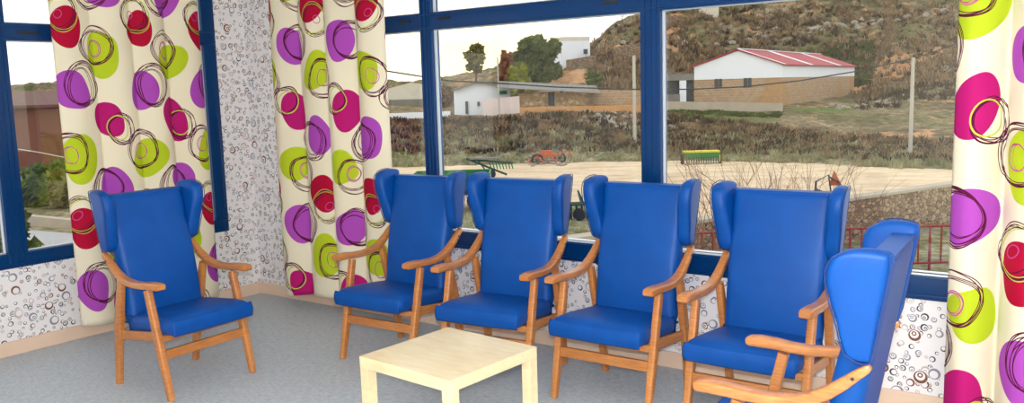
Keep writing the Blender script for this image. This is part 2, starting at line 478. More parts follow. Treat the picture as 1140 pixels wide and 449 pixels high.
    def build(s, name, mat, parent=None, smooth=False, loc=None):
        bmesh.ops.recalc_face_normals(s.bm, faces=s.bm.faces[:])
        me = bpy.data.meshes.new(name)
        if loc is not None:
            L = Vector(loc)
            for v in s.bm.verts: v.co -= L
        s.bm.to_mesh(me); s.bm.free()
        if smooth:
            me.polygons.foreach_set('use_smooth', [True] * len(me.polygons))
            if smooth != 'all':
                me.set_sharp_from_angle(angle=math.radians(35))
        me.materials.append(mat)
        o = bpy.data.objects.new(name, me); C.objects.link(o)
        if loc is not None: o.location = loc
        if parent is not None: o.parent = parent
        return o
def tag(o, label=None, cat=None, group=None, kind=None):
    if label: o['label'] = label
    if cat: o['category'] = cat
    if group: o['group'] = group
    if kind: o['kind'] = kind
    return o
def empty(name, loc=(0, 0, 0), rz=0, **k):
    o = bpy.data.objects.new(name, None); C.objects.link(o); o.location = loc; o.rotation_euler = (0, 0, rz); o.empty_display_size = .1
    return tag(o, **k)
def copy_tree(o, parent=None):
    c = o.copy(); C.objects.link(c)
    if parent is not None: c.parent = parent
    for ch in list(o.children): copy_tree(ch, c)
    return c

# ------------------------------------------------------------------ the room
RX, RY, RZ = 8.2, -6.8, 2.75
def struct(o): o['kind'] = 'structure'; return o
struct(MB().box((-.25, RY - .2, -.12), (RX + .2, .25, 0)).build('floor', FLOOR))
struct(MB().box((-.25, RY - .2, RZ), (RX + .2, .25, RZ + .12)).build('ceiling', CEILM))
# wall A (x=0) with window opening y[-3.6,-.34] z[.63,2.6]
AY0, AY1, AZ0, AZ1 = -3.62, -.285, .585, 2.62
w = MB()
w.box((-.25, RY, 0), (0, .25, AZ0)).box((-.25, RY, AZ1), (0, .25, RZ)).box((-.25, AY1, AZ0), (0, .25, AZ1)).box((-.25, RY, AZ0), (0, AY0, AZ1))
struct(w.build('wall_left', WPY))
BX0, BX1, BZ0, BZ1 = 1.0, 6.5, .583, 2.62
w = MB()
w.box((0, 0, 0), (RX, .25, BZ0)).box((0, 0, BZ1), (RX, .25, RZ)).box((0, 0, BZ0), (BX0, .25, BZ1)).box((BX1, 0, BZ0), (RX, .25, BZ1))
struct(w.build('wall_back', WPX))
struct(MB().box((RX, RY - .2, 0), (RX + .2, .25, RZ)).build('wall_right', PLASTER))
struct(MB().box((-.25, RY - .2, 0), (RX, RY, RZ)).build('wall_front', PLASTER))
bb = MB().box((.0, -.018, 0), (RX, 0, .097), bev=.004)
struct(bb.build('baseboard_back', BASEB))
bb = MB().box((0, RY, 0), (.018, -.018, .097), bev=.004)
struct(bb.build('baseboard_left', BASEB))

def window(name, axis, a0, a1, z0, z1, mulls, sillz, trz):
    """axis 'x': wall along x at y=0 (outside +y). axis 'y': wall along y at x=0 (outside -x)"""
    root = empty(name); struct(root)
    def bx(mb, u0, u1, d0, d1, zz0, zz1, bev=.004):   # d measured into the room (negative = towards outside)
        if axis == 'x': mb.box((u0, -d1, zz0), (u1, -d0, zz1), bev=bev)
        else: mb.box((d0, u0, zz0), (d1, u1, zz1), bev=bev)
    f = MB()
    D0, D1 = -.07, .012
    bx(f, a0, a1, D0, D1, z0, sillz)                     # bottom member
    bx(f, a0, a1, D0, D1, trz[0], trz[1])                # transom
    bx(f, a0, a1, D0, D1, z1 - .08, z1)                  # head
    jw = .115
    bx(f, a0, a0 + jw, D0, D1 + .001, z0, z1); bx(f, a1 - jw, a1, D0, D1 + .001, z0, z1)
    for (m0, m1) in mulls: bx(f, m0, m1, D0, D1 + .002, z0, z1)
    f.build('window_frame', FRAME, root, smooth=True)
    # shallow ribs on mullions and a groove line on transom/bottom members
    rb = MB()
    for (m0, m1) in mulls:
        wd = m1 - m0
        for t in (.22, .55, .8):
            bx(rb, m0 + wd * t - .004, m0 + wd * t + .004, D1, D1 + .008, z0 + .01, z1 - .01, .002)
    for zz in (sillz - .012, z0 + .02, trz[0] + .012, trz[1] - .012):
        bx(rb, a0 + .01, a1 - .01, D1, D1 + .007, zz - .005, zz + .005, .002)
    rb.build('frame_rib', FRAME, root, smooth=True)
    us = [a0 + jw] + [x for mm in mulls for x in mm] + [a1 - jw]
    for i in range(0, len(us), 2):
        for (q0, q1) in ((sillz, trz[0]), (trz[1], z1 - .08)):
            g = MB(); bx(g, us[i], us[i + 1], -.045, -.039, q0, q1, 0)
            g.build('glass_pane', GLASS, root)
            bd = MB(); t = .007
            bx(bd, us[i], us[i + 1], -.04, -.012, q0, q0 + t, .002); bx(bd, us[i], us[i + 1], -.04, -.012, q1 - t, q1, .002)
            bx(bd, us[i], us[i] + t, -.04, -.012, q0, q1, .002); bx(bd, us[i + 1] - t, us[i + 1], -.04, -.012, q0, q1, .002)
            bd.build('glazing_bead', BEAD_SHEEN, root)
        # drain / catch caps on the transom
    return root, bx
w2, bx2 = window('window_2', 'x', BX0, BX1, BZ0, BZ1, [(1.965, 2.07), (3.672, 3.80)], .705, (2.10, 2.215))
w1, bx1 = window('window_1', 'y', AY0, AY1, AZ0, AZ1, [(-2.0, -1.872)], .685, (2.092, 2.205))
for u in (1.77, 2.13, 3.42):
    s = MB(); bx2(s, u, u + .11, .011, .019, 2.158, 2.178, .004); s.build('drain_cap', DARKSLOT, w2)
s = MB(); bx1(s, -1.80, -1.66, .011, .019, 2.135, 2.155, .004); s.build('drain_cap', DARKSLOT, w1)
s = MB(); bx2(s, BX0 + .1, BX1 - .1, -.09, -.001, .700, .712, .003); s.build('frame_sheen_strip', SKY_SHEEN, w2)  # top face of the bottom member, sky reflection painted as a pale strip
s = MB(); s.tube([(.02, -.325, 1.55), (.042, -.325, 1.52), (.045, -.325, 1.2), (.042, -.325, .82), (.02, -.325, .79)], .007); s.build('espagnolette_bar', FRAME, w1, smooth=True)

# ------------------------------------------------------------------ curtains
def curtain(name, axis, s0, s1, base, ratio, nf, z0, z1, u_anchor, flip, label, seed, dirn=1, vC=0, phase=0., lean=0., us_k=1.):
    """s0..s1 along the wall; cloth hangs at distance base from it. u_anchor: wall coordinate where a red column sits."""
    root = empty(name, label=label, cat='curtain', group=None)
    rn = random.Random(seed)
    n = 60 * nf // 2 + 1; nz = 56
    L = s1 - s0
    jit = [rn.uniform(-.18, .18) for _ in range(nf + 2)]
    def prof(t, A, z):
        x = t * nf + phase
        k = int(x); f = x - k
        wz = .06 * math.sin(z * 2.1 + k)
        f2 = min(1, max(0, f + (jit[k % len(jit)] + wz) * math.sin(PI * f) * .3))
        amp = A * (.75 + .5 * ((k * 37 + seed * 11) % 7) / 7)
        return base + amp * (math.sin(PI * f2) ** .75 if 0 < f2 < 1 else 0) + .012 * math.sin(t * 3 * nf + z)
    def arc(A, z=1.2):
        p = [(i / (n - 1) * L, prof(i / (n - 1), A, z)) for i in range(n)]
        return sum(math.dist(p[i], p[i + 1]) for i in range(n - 1))
    lo, hi = 0, .3
    for _ in range(30):
        mid = (lo + hi) / 2
        if arc(mid) / L < ratio: lo = mid
        else: hi = mid
    A = lo
    # common arclength u (evaluated at z=1.2)
    us = [0]
    for i in range(1, n):
        a = ((i - 1) / (n - 1) * L, prof((i - 1) / (n - 1), A, 1.2)); b = (i / (n - 1) * L, prof(i / (n - 1), A, 1.2))
        us.append(us[-1] + math.dist(a, b))
    ia = (u_anchor - s0) / L * (n - 1); k = max(0, min(n - 2, int(ia))); ua = us[k] + (us[k + 1] - us[k]) * (ia - k)
    bm = bmesh.new(); uvl = bm.loops.layers.uv.new('UVMap')
    g = []
    for j in range(nz):
        z = z0 + (z1 - z0) * j / (nz - 1)
        row = []
        Aj = A * (1 + .25 * (1 - j / (nz - 1)) ** 2)
        for i in range(n):
            t = i / (n - 1)
            sft = lean * (1 - (z - z0) / (z1 - z0))
            s = s0 + L * t + sft
            d = prof(t, Aj, z)
            zz = z + (.012 * math.sin(t * nf * 2.1 + seed) if j == 0 else 0)
            co = (s, -d, zz) if axis == 'x' else (d, s, zz)
            row.append((bm.verts.new(co), us[i] - ua, z))
        g.append(row)
    for j in range(nz - 1):
        for i in range(n - 1):
            q = [g[j][i], g[j][i + 1], g[j + 1][i + 1], g[j + 1][i]]
            f = bm.faces.new([x[0] for x in q])
            for lp, x in zip(f.loops, q):
                u, v = x[1] * us_k, x[2]
                if flip: u, v = -u, vC - v
                lp[uvl].uv = (u, v)
    me = bpy.data.meshes.new('fabric'); bm.to_mesh(me); bm.free()
    me.polygons.foreach_set('use_smooth', [True] * len(me.polygons)); me.materials.append(CURT)
    o = bpy.data.objects.new('fabric', me); C.objects.link(o); o.parent = root
    md = o.modifiers.new('thickness', 'SOLIDIFY'); md.thickness = .0015
    tk = MB()
    if axis == 'x': tk.box((s0 - .05, -base - .05, z1), (s1 + .05, -base + .0, RZ), bev=.004)
    else: tk.box((base, s0 - .05, z1), (base + .05, s1 + .05, RZ), bev=.004)
    tk.build('curtain_track', WHITE, root)
    return root
c1 = curtain('curtain', 'y', -1.63, -.50, .10, 1.10, 4, .10, 2.70, -1.549, False,
        'long cream curtain with coloured circles hanging over the left window, behind the lone chair', 2, lean=.02, us_k=1.09)
t = MB().box((.125, -1.60, .12), (.129, -1.545, .17)); t.build('white_hem_tag', WHITE, c1)
curtain('curtain', 'x', .50, 1.74, .11, 1.13, 4, .10, 2.70, 1.03, True,
        'long cream curtain with coloured circles hanging between the room corner and the row of chairs', 5, vC=1.728)
curtain('curtain', 'x', 5.355, 6.75, .11, 1.5, 6, .06, 2.70, 5.655, False,
        'large nearby cream curtain with coloured circles at the right edge of the photo', 9, phase=.15)

# ------------------------------------------------------------------ chairs
def rear(z): return .20 + .17 * (z - .4)
def front(z): return .095 + .20 * (z - .4) - .012 * math.sin(max(0, min(1, (z - .45) / .5)) * PI)
def make_chair():
    root = empty('wingback_armchair')
    # seat cushion
    def ws(p):
        x, y, z = p
        yy = y - .10
        nx = x / .262; ny = (y + .215) / .43
        taper = 1 - .05 * ny
        crown = .014 * (1 - nx * nx) * (1 - (2 * ny - 1) ** 2)
        tw = max(0, min(1, (z + .056) / .112))
        zz = .42 + z + crown * tw - .035 * ny
        if ny < .25: zz -= .014 * tw * (1 - ny / .25) ** 2
        return (x * taper * (1 + .02 * (1 - (z / .056) ** 2)), yy - (.008 * (1 - nx * nx) + .010 * (1 - (z / .056) ** 2)) * max(0, 1 - ny * 1.6), zz)
    seat = MB().rbox((.268, .225, .056), .048, ws, 4, (8, 8, 4)).build('seat', VINYL, root, smooth='all')
    # backrest
    zb, zt = .38, 1.13
    def wb(p):
        x, y, z = p
        t = (z + .38) / .76; zz = zb + (zt - zb) * t
        nx = x / .25
        f = front(zz) - .012 * (1 - nx * nx) * min(1, t * 4) * min(1, (1 - t) * 6); r = rear(zz)
        s = (y + .055) / .11
        wid = 1 - .02 * (1 - t)
        if t > .97: pass
        return (x * wid, f + (r - f) * s, zz)
    MB().rbox((.25, .055, .38), .042, wb, 4, (8, 2, 14)).build('backrest', VINYL, root, smooth='all')
    # wings
    prof = [(.823, .0, .0), (.0, 0, 0)]
    zk = [.800, .835, .876, .929, .995, 1.055, 1.103, 1.135, 1.155]
    yk = [.205, .190, .178, .168, .148, .135, .137, .152, .180]
    def yf(z):
        z = max(zk[0], min(zk[-1], z))
        for i in range(len(zk) - 1):
            if z <= zk[i + 1]:
                t = (z - zk[i]) / (zk[i + 1] - zk[i]); return yk[i] + (yk[i + 1] - yk[i]) * t
    for s in (-1, 1):
        def ww(p, s=s):
            x, y, z = p
            t = (z + .18) / .36
            f = (y + .09) / .18            # 0 front .. 1 rear
            zz = .802 + .358 * t
            hump = .010 * math.sin(PI * min(1, max(0, f))) * (1 if t > .9 else 0)
            y0 = yf(zz); y1 = rear(zz) + .004
            # soft corner at top front, hung lower edge
            if t < .08: y0 += (.08 - t) * .2
            yy = y0 + (y1 - y0) * f
            flare = .020 * (1 - f) * t + .012 * t
            xx = .272 + x * (1.22 + .22 * (1 - f) * math.sin(PI * min(1, t * .9 + .05))) + flare - .008 * (1 - t)
            return (s * xx, yy, zz + hump)
        wg = MB().rbox((.028, .09, .18), .0265, ww, 4, (2, 6, 12)).build('wing', VINYL, root, smooth='all')
        # piping round the outer edge of the wing
        pts = []
        N_ = 30
        loop = [(.0, t) for t in [i / 12 for i in range(1, 12)]]
        path = [(.06, .05)] + [(.02, i / 12) for i in range(1, 12)] + [(.07, .985), (.3, 1.0), (.6, 1.0), (.9, .99)] + [(.985, 1 - i / 8) for i in range(1, 8)] + [(.9, .02), (.6, .0), (.3, .01), (.06, .05)]
        for f, t in path:
            x, y, z = ww(Vector((.0255, -.09 + .18 * f, -.18 + .36 * t)))
            pts.append((x, y, z))
        MB().tube(pts, .0024, 6).build('piping', PIPING, wg, smooth=True)
    # piping along the top of the backrest
    bk = [o for o in root.children if o.name.startswith('backrest')][0]
    MB().tube([(-.23 + .46 * i / 10, rear(1.13) + .001, 1.128) for i in range(11)], .0024, 6).build('piping', PIPING, bk, smooth=True)
    # wooden frame
    for s in (-1, 1):
        n = 9
        pts = [Vector((s * .284, -.142, .62)).lerp(Vector((s * .280, -.276, 0)), i / n) for i in range(n + 1)]
        MB().sweep(pts, [.019] * 4 + [.0195, .0195, .019, .018, .017, .016], [.021, .021, .022, .023, .024, .024, .023, .022, .020, .018], (1, 0, 0), .45).build('front_leg', WOOD, root, smooth=True)
        pts = [Vector((s * .274, .128, .655)).lerp(Vector((s * .262, .268, 0)), i / n) for i in range(n + 1)]
        pts = [q + Vector((0, .012 * math.sin(PI * i / n), 0)) for i, q in enumerate(pts)]
        MB().sweep(pts, .017, [.020, .024, .028, .030, .030, .028, .026, .024, .021, .019], (1, 0, 0), .4).build('rear_leg', WOOD, root, smooth=True)
        ctl = [(-.289, .651), (-.280, .652), (-.24, .654), (-.18, .652), (-.11, .645), (-.03, .643), (.04, .650), (.10, .668), (.15, .697), (.195, .732), (.235, .768), (.262, .790), (.270, .797)]
        wd = [.026, .030, .031, .031, .030, .028, .026, .024, .022, .020, .018, .016, .012]
        ht = [.012, .0175, .0205, .0195, .018, .018, .019, .021, .021, .019, .016, .013, .008]
        xs = [.292, .292, .292, .292, .291, .290, .289, .288, .287, .286, .286, .286, .286]
        ar = MB().sweep([(s * x, y, z) for x, (y, z) in zip(xs, ctl)], wd, ht, (1, 0, 0), .5).build('armrest', WOOD, root, smooth=True)
        MB().tube([(s * .299, .222, .756), (s * .3075, .222, .756)], .006, 10).build('screw', SCREW, ar)
        MB().sweep([(s * .268, -.17, .352), (s * .262, .2, .312)], .011, .026, (1, 0, 0), .25).build('side_rail', WOOD, root, smooth=True)
    MB().sweep([(-.27, -.215, .345), (.27, -.215, .345)], .010, .018, (0, 1, 0), .25).build('front_rail', WOOD, root, smooth=True)
    MB().sweep([(-.268, -.222, .252), (.268, -.222, .252)], .011, .027, (0, 1, 0), .25).build('front_stretcher', WOOD, root, smooth=True)
    MB().sweep([(-.25, .205, .300), (.25, .205, .300)], .011, .025, (0, 1, 0), .25).build('rear_rail', WOOD, root, smooth=True)
    return root
spots = [  # x, y, yaw, label
    (1.455, -1.687, 91.5, 'blue wing-back armchair standing alone at the left, turned sideways in front of the left curtain'),
    (2.272, -.631, 2.2, 'blue wing-back armchair in the window row, the one nearest the room corner, beside the curtain'),
    (3.046, -.573, 7.1, 'blue wing-back armchair in the window row, directly behind the low table, second from the corner'),
    (3.815, -.518, .7, 'blue wing-back armchair in the window row, below the thick window mullion, third from the corner'),
    (4.599, -.542, .1, 'blue wing-back armchair in the window row, partly hidden by the nearest chair'),
    (5.115, -1.571, -86.4, 'blue wing-back armchair nearest the camera, seen side-on beside the right curtain')]
ch = make_chair()
for i, (x, y, a, lab) in enumerate(spots):
    o = ch if i == 0 else copy_tree(ch)
    o.location = (x, y, 0); o.rotation_euler = (0, 0, math.radians(a))
    tag(o, lab, 'armchair', 'blue wing-back armchairs around the low table')

# ------------------------------------------------------------------ coffee table
tb = empty('coffee_table', (3.49645, -1.61066, 0), math.radians(85.84317), label='low square pale birch table with thick legs standing on the floor between the armchairs', cat='table')
h, H = .2913, .4766
tt = MB().box((-h, -h, H - .053), (h, h, H), bev=.0015).build('table_top', TOPW, tb)
for sx in (-1, 1):
    for sy in (-1, 1):
        x0, x1 = sorted((sx * h, sx * (h - .053))); y0, y1 = sorted((sy * h, sy * (h - .053)))
        MB().box((x0 + .0005, y0 + .0005, 0), (x1 - .0005, y1 - .0005, H - .053), bev=.0015).build('leg', TOPW, tb)

# ------------------------------------------------------------------ lamps of the room
for (x, y) in ((5.0, -2.6), (5.0, -5.0), (7.2, -5.0)):
    r = empty('ceiling_light', (x, y, RZ), label='square recessed ceiling light panel', cat='ceiling light', group='ceiling light panels')
    MB().box((-.32, -.32, -.045), (.32, .32, -.02), bev=.004).box((-.32, -.32, -.06), (.32, -.29, -.02)).box((-.32, .29, -.06), (.32, .32, -.02)).box((-.32, -.32, -.06), (-.29, .32, -.02)).box((.29, -.32, -.06), (.32, .32, -.02)).box((-.32, -.32, -.025), (.32, .32, 0)).build('housing', WHITE, r)
    MB().box((-.285, -.285, -.052), (.285, .285, -.046)).build('diffuser', LAMP, r)
fl = bpy.data.lights.new('camera_flash', 'POINT'); fl.energy = 360; fl.shadow_soft_size = .03; fl.color = (1, .985, .965)
fo = bpy.data.objects.new('camera_flash', fl); C.objects.link(fo); fo.location = CAM + UP * .11 - FW * .02

# ------------------------------------------------------------------ world
wd = bpy.data.worlds.new('sky'); bpy.context.scene.world = wd; wd.use_nodes = True
nt = wd.node_tree
for n in list(nt.nodes): nt.nodes.remove(n)
N = NT(nt)
tc = N.n('ShaderNodeTexCoord').outputs['Generated']
sep = N.n('ShaderNodeSeparateXYZ'); nt.links.new(tc, sep.inputs[0])
el = N.ramp(sep.outputs[2], [(.0, (1.0, .95, .84)), (.08, (1.0, .98, .94)), (.3, (.93, .97, 1.0)), (1, (.92, .95, 1.0))])
gd = (P(535, 80, 1) - CAM).normalized()
dt = N.v('DOT_PRODUCT', tc, tuple(gd))
gl = N.m('POWER', N.m('MAXIMUM', dt, 0), 130)
colr = N.mix(N.m('MULTIPLY', gl, .9), el, (1.0, .84, .42))
cl = N.noise(N.v('MULTIPLY', tc, (1, 1, 4)), 3, 4)
st = N.m('ADD', N.m('MULTIPLY_ADD', cl[0], .3, 1.3), N.m('MULTIPLY', gl, .5))
bg = N.n('ShaderNodeBackground'); nt.links.new(colr, bg.inputs[0]); nt.links.new(st, bg.inputs[1])
wo = N.n('ShaderNodeOutputWorld'); nt.links.new(bg.outputs[0], wo.inputs[0])

# ------------------------------------------------------------------ land outside
GZ = -2.9
Ds = [56, 61, 66, 75, 88, 97, 112, 130, 160]
TAB = {
 380: [150, 130, 127, 118, 108, 105, 102, 98, 97], 480: [152, 130, 127, 116, 104, 100, 97, 93, 92], 560: [150, 128, 125, 112, 98, 92, 86, 82, 80],
 610: [148, 126, 122, 108, 84, 80, 76, 72, 72], 650: [146, 125, 118, 95, 70, 68, 64, 58, 56], 690: [145, 125, 115, 92, 72, 62, 48, 31, 28],
 720: [145, 125, 116, 95, 72, 62, 45, 19, 15], 770: [145, 124, 117, 105, 85, 62, 38, 5, 0], 850: [145, 124, 118, 112, 104, 62, 35, -12, -15],
 950: [143, 125, 117, 112, 103, 55, 30, -22, -25], 1050: [140, 118, 100, 88, 72, 42, 15, -32, -35], 1160: [138, 112, 92, 75, 60, 35, 5, -42, -45]}
LE = [-78, -71, -66, -58, -49, -33, -8, 10, 18]
cols = {c: [GZ + 0 if False else CAM.z + D * (horizon(c) - y) / FPX for D, y in zip(Ds, ys)] for c, ys in TAB.items()}
for c in (-400, 300): cols[c] = [CAM.z + D * e / FPX for D, e in zip(Ds, LE)]
ck = sorted(cols)
def lot_edge(px):
    pts = [(-400, 50), (380, 52), (640, 52), (760, 51), (900, 47), (1000, 43), (1160, 40)]
    for (a, b), (c, d) in zip(pts, pts[1:]):
        if px <= c: return b + (d - b) * max(0, (px - a)) / (c - a)
    return 40
def land(px, D, rough=True):
    e = lot_edge(px)
    if D <= e: z = GZ
    else:
        px_ = max(ck[0], min(ck[-1], px))
        for a, b in zip(ck, ck[1:]):
            if px_ <= b: break
        t = (px_ - a) / (b - a); t = t * t * (3 - 2 * t)
        zs = [cols[a][i] * (1 - t) + cols[b][i] * t for i in range(len(Ds))]
        dd = [e] + Ds; zz = [GZ] + zs
        if D >= dd[-1]: z = zz[-1]
        else:
            for i in range(len(dd) - 1):
                if D <= dd[i + 1]:
                    q = (D - dd[i]) / (dd[i + 1] - dd[i]); z = zz[i] + (zz[i + 1] - zz[i]) * q; break
    if rough:
        k = min(1, max(0, (D - e) / 5)) * min(1, .35 + max(0, D - 88) / 40)
        q = G(px, D)
        z += k * (.5 + 1.1 * min(1, max(0, (D - 68) / 20))) * (1.0 * (mnoise.fractal(Vector((q.x * .13, q.y * .13, 0)), 1.0, 2.0, 4)))
    return z
def on(px, D): return Pz(px, D, land(px, D))
bm = bmesh.new()
pxs = [-400 + 4 * i for i in range(395)]
rows_rel = [6, 9, 12, 15, 18, 21, 24, 27, 30, 33, 36]
grid = []
for px in pxs:
    e = lot_edge(px)
    Dl = [d for d in rows_rel] + [e - 2, e]
    D = e + .7
    extra = [e + .7 + k * (168 - e) / 100 * (.55 + .9 * k / 100) for k in range(100)]
    grid.append([bm.verts.new(Pz(px, D, land(px, D))) for D in Dl + extra])
nr = len(grid[0])
for i in range(len(grid) - 1):
    for j in range(nr - 1):
        f = bm.faces.new((grid[i][j], grid[i + 1][j], grid[i + 1][j + 1], grid[i][j + 1]))
        px = pxs[i]
        if j < 12: f.material_index = 1 if (j >= (9 if px < 745 else 7) and px > 300) else 2
        elif j < 18: f.material_index = 2
        else:
            pass
        f.smooth = True
bmesh.ops.recalc_face_normals(bm, faces=bm.faces[:])
me = bpy.data.meshes.new('ground'); bm.to_mesh(me); bm.free()
for q in (TERRAIN, SAND, SCRUB): me.materials.append(q)
def box_w(v, lo, hi, e):
    return max(0, min(1, (v - lo) / e + .5)) * max(0, min(1, (hi - v) / e + .5))
oc = me.attributes.new('ochre', 'FLOAT', 'POINT'); gn = me.attributes.new('green', 'FLOAT', 'POINT')
for v in me.vertices:
    r_ = v.co - CAM; D_ = r_.dot(FW); px_ = 570 + FPX * r_.dot(RT) / max(D_, .1)
    oc.data[v.index].value = max([box_w(px_, a_, b_, 14) * box_w(D_, c_, d_, 3) for a_, b_, c_, d_ in ((905, 1040, 50.5, 55), (940, 1055, 83, 94), (733, 762, 99, 122),  (662, 705, 96, 112), (590, 662, 75, 84))])
    oc.data[v.index].value = max(oc.data[v.index].value, .55 * box_w(px_, 780, 1080, 30) * box_w(D_, 104, 128, 8))
    gn.data[v.index].value = max([box_w(px_, a_, b_, 8) * box_w(D_, c_, d_, 2) for a_, b_, c_, d_ in ((868, 976, 90, 98), (655, 735, 72, 84), (560, 870, 59, 60.5), (880, 950, 62, 64))])
gr = bpy.data.objects.new('ground', me); C.objects.link(gr); struct(gr)

def slab(a, b, z0, z1, th, mb=None, drop=0):
    """wall between plan points a and b"""
    a = Vector((a.x, a.y, 0)); b = Vector((b.x, b.y, 0)); d = (b - a).normalized(); nrm = Vector((-d.y, d.x, 0)) * th
    if nrm.dot(Vector((FW.x, FW.y, 0))) < 0: nrm = -nrm
    mb = mb or MB()
    z0a, z0b = z0 if isinstance(z0, tuple) else (z0, z0); z1a, z1b = z1 if isinstance(z1, tuple) else (z1, z1)
    pts = [Vector((a.x, a.y, z0a)), Vector((b.x, b.y, z0b)), Vector((b.x, b.y, z1b)), Vector((a.x, a.y, z1a))]
    mb.poly(pts, nrm); return mb
def zat(px, py, D): return P(px, py, D).z

# low stone wall near the building
a, b = G(560, 17.6), G(1180, 29.5)
sw = empty('stone_wall', label='long low rubble stone wall beyond the red railing, edging the sandy yard', cat='wall')
n = 40; mbw = MB()
d = (b - a)
pts_f = []
slab(a, b, GZ - .1, -1.72, .35, mbw); mbw.build('stonework', STONE, sw)
mc = MB(); nn = Vector((-d.y, d.x, 0)).normalized() * .04
slab(a - nn * 1, b - nn * 1, -1.72, -1.64, .43, mc); mc.build('coping', CONC, sw)
# red fence
fa, fb = G(768, 19.8), G(1120, 19.8)
fe = empty('railing', label='red painted metal railing in front of the stone wall', cat='fence')
L = (fb - fa); Ln = math.hypot(L.x, L.y); u = Vector((L.x, L.y, 0)).normalized(); o0 = Vector((fa.x, fa.y, 0))
mr = MB()
for z in (-1.84, -2.72): mr.tube([o0 + Vector((0, 0, z)), o0 + u * Ln + Vector((0, 0, z))], .03, 8)
mr.build('rail', REDF, fe)
nb = int(Ln / .27)
for k in range(nb + 1):
    q = o0 + u * (k * Ln / nb); MB().tube([q + Vector((0, 0, GZ if k % 7 == 0 else -2.75)), q + Vector((0, 0, -1.82))], .035 if k % 7 == 0 else .022, 6).build('post' if k % 7 == 0 else 'bar', REDF, fe)

# poles and cable
def pole(px, D, ytop, r, label):
    b_ = on(px, D); top = zat(px, ytop, D)
    o = MB().tube([b_ - Vector((0, 0, .5)), Vector((b_.x, b_.y, top))], [r * 1.25, r], 8).build('utility_pole', POLEC, None, smooth=True); tag(o, label, 'pole')
pole(706, 54, 62, .10, 'pale concrete pole on the bank just left of the thick window mullion')
pole(1016, 46, 64, .09, 'pale concrete pole on the slope right of the red-roofed barn')
pole(555, 60, 64, .05, 'slim pale pole in front of the small white shed')
cp = []
pl = [(330, 66), (430, 79), (500, 90), (560, 93), (620, 97), (707, 99.5), (770, 99.5), (830, 96.5), (890, 90), (950, 80), (1016, 65.5), (1065, 49), (1130, 24)]
for i, (x, y) in enumerate(pl): cp.append(P(x, y, 38 + 8 * (x - 330) / 686))
tag(MB().tube(cp, .035, 5).build('power_cable', CABLE), 'black cable sagging across the view to the right-hand concrete pole', 'cable')

# barn
bn = empty('barn', label='brick barn with white gable and red roof with pale stripes on the terrace', cat='barn')
A_ = G(773, 66.7); B_ = G(871, 66); Cc = G(951, 86)
def at(v, z): return Vector((v.x, v.y, z))
Dd = A_ + (Cc - B_)
zb_, zm, ze, zr = -1.6, CAM.z + .28, CAM.z + 1.27, CAM.z + 2.42
def prism4(mb, pa, pb, pc, pd, z0, z1):
    mb.poly([at(q, z0) for q in (pa, pb, pc, pd)], (0, 0, z1 - z0))
mb = MB(); prism4(mb, A_, B_, Cc, Dd, zb_, zm); mb.build('brick_wall', BRICK, bn)
mb = MB(); ins = .01
M1 = (A_ + B_) / 2; M2 = (Dd + Cc) / 2
out_ = (A_ - Dd).normalized() * .05
mb.poly([at(A_, zm) + out_, at(B_, zm) + out_, at(B_, ze) + out_, at(M1, zr) + out_, at(A_, ze) + out_], (Dd - A_) - out_ * 2)
mb.build('white_cladding', WPAINT, bn)
rf = MB(); ov = (B_ - A_).normalized() * .25; up_ = Vector((0, 0, .09))
fo_ = out_ * 5
r1 = [at(B_, ze - .08) + ov + fo_, at(Cc, ze - .08) + ov, at(M2, zr + .05), at(M1, zr + .05) + fo_]
r2 = [at(A_, ze - .08) - ov + fo_, at(Dd, ze - .08) - ov, at(M2, zr + .05), at(M1, zr + .05) + fo_]
rf.poly(r1, up_); rf.poly(r2, up_); rfo = rf.build('roof', REDROOF, bn)
st_ = MB()
for (t0, t1) in ((.30, .335), (.70, .735), (.0, .012)):
    q = [r1[0].lerp(r1[1], t0), r1[0].lerp(r1[1], t1), r1[3].lerp(r1[2], t1), r1[3].lerp(r1[2], t0)]
    st_.poly([x + up_ for x in q], (0, 0, .03))
q = [r1[3] + up_, r1[2] + up_, r1[2] + up_ + Vector((0, 0, .06)), r1[3] + up_ + Vector((0, 0, .06))]
st_.poly(q, ov * .5)
st_.build('roof_light_strip', WPAINT, rfo)
ab = (B_ - A_)
for (p0, p1) in ((796, 800), (801, 804), (828.5, 832), (833, 837)):
    t0 = (p0 - 773) / 98; t1 = (p1 - 773) / 98
    mb = MB(); q0 = A_ + ab * t0 + out_ * 1.2; q1 = A_ + ab * t1 + out_ * 1.2
    z0, z1 = zat(810, 98, 66), zat(810, 87.5, 66)
    mb.poly([at(q0, z0), at(q1, z0), at(q1, z1), at(q0, z1)], -out_ * 3); mb.build('window', DARKW, bn)
# stone apron walls along the top of the bank
def lowwall(name, p, q, D0, D1, y0, y1, bot, mat, label, th=.4, cat='wall'):
    o = slab(G(p, D0), G(q, D1), (zat(p, bot, D0) - .8, zat(q, bot, D1) - .8), (zat(p, y0, D0), zat(q, y1, D1)), th).build(name, mat); tag(o, label, cat); return o
lowwall('terrace_wall', 738, 872, 62, 62, 113, 115, 126, CONC, 'pale low wall along the terrace edge below the barn')
lowwall('terrace_wall', 578, 736, 60.5, 60.5, 120, 116.5, 128, OCHRE, 'ochre low wall on the bank left of the thick mullion')
lowwall('ruined_wall', 654, 742, 64, 64, 100, 101, 125, BRICK, 'ruined brick wall standing right of the flat stone house')
lowwall('ruined_wall', 617, 660, 84, 84, 79, 78, 90, OCHRE, 'bare orange earth bank wall below the small cream house')
lowwall('ruined_wall', 738, 778, 118, 118, 19, 17, 24, STONE, 'thin old wall high on the hillside left of the ruined hut', .5)
lowwall('ruined_hut', 782, 800, 120, 120, 10, 8, 20, CREAMP, 'pale ruined hut wall high on the hillside', 2.5, 'ruin')
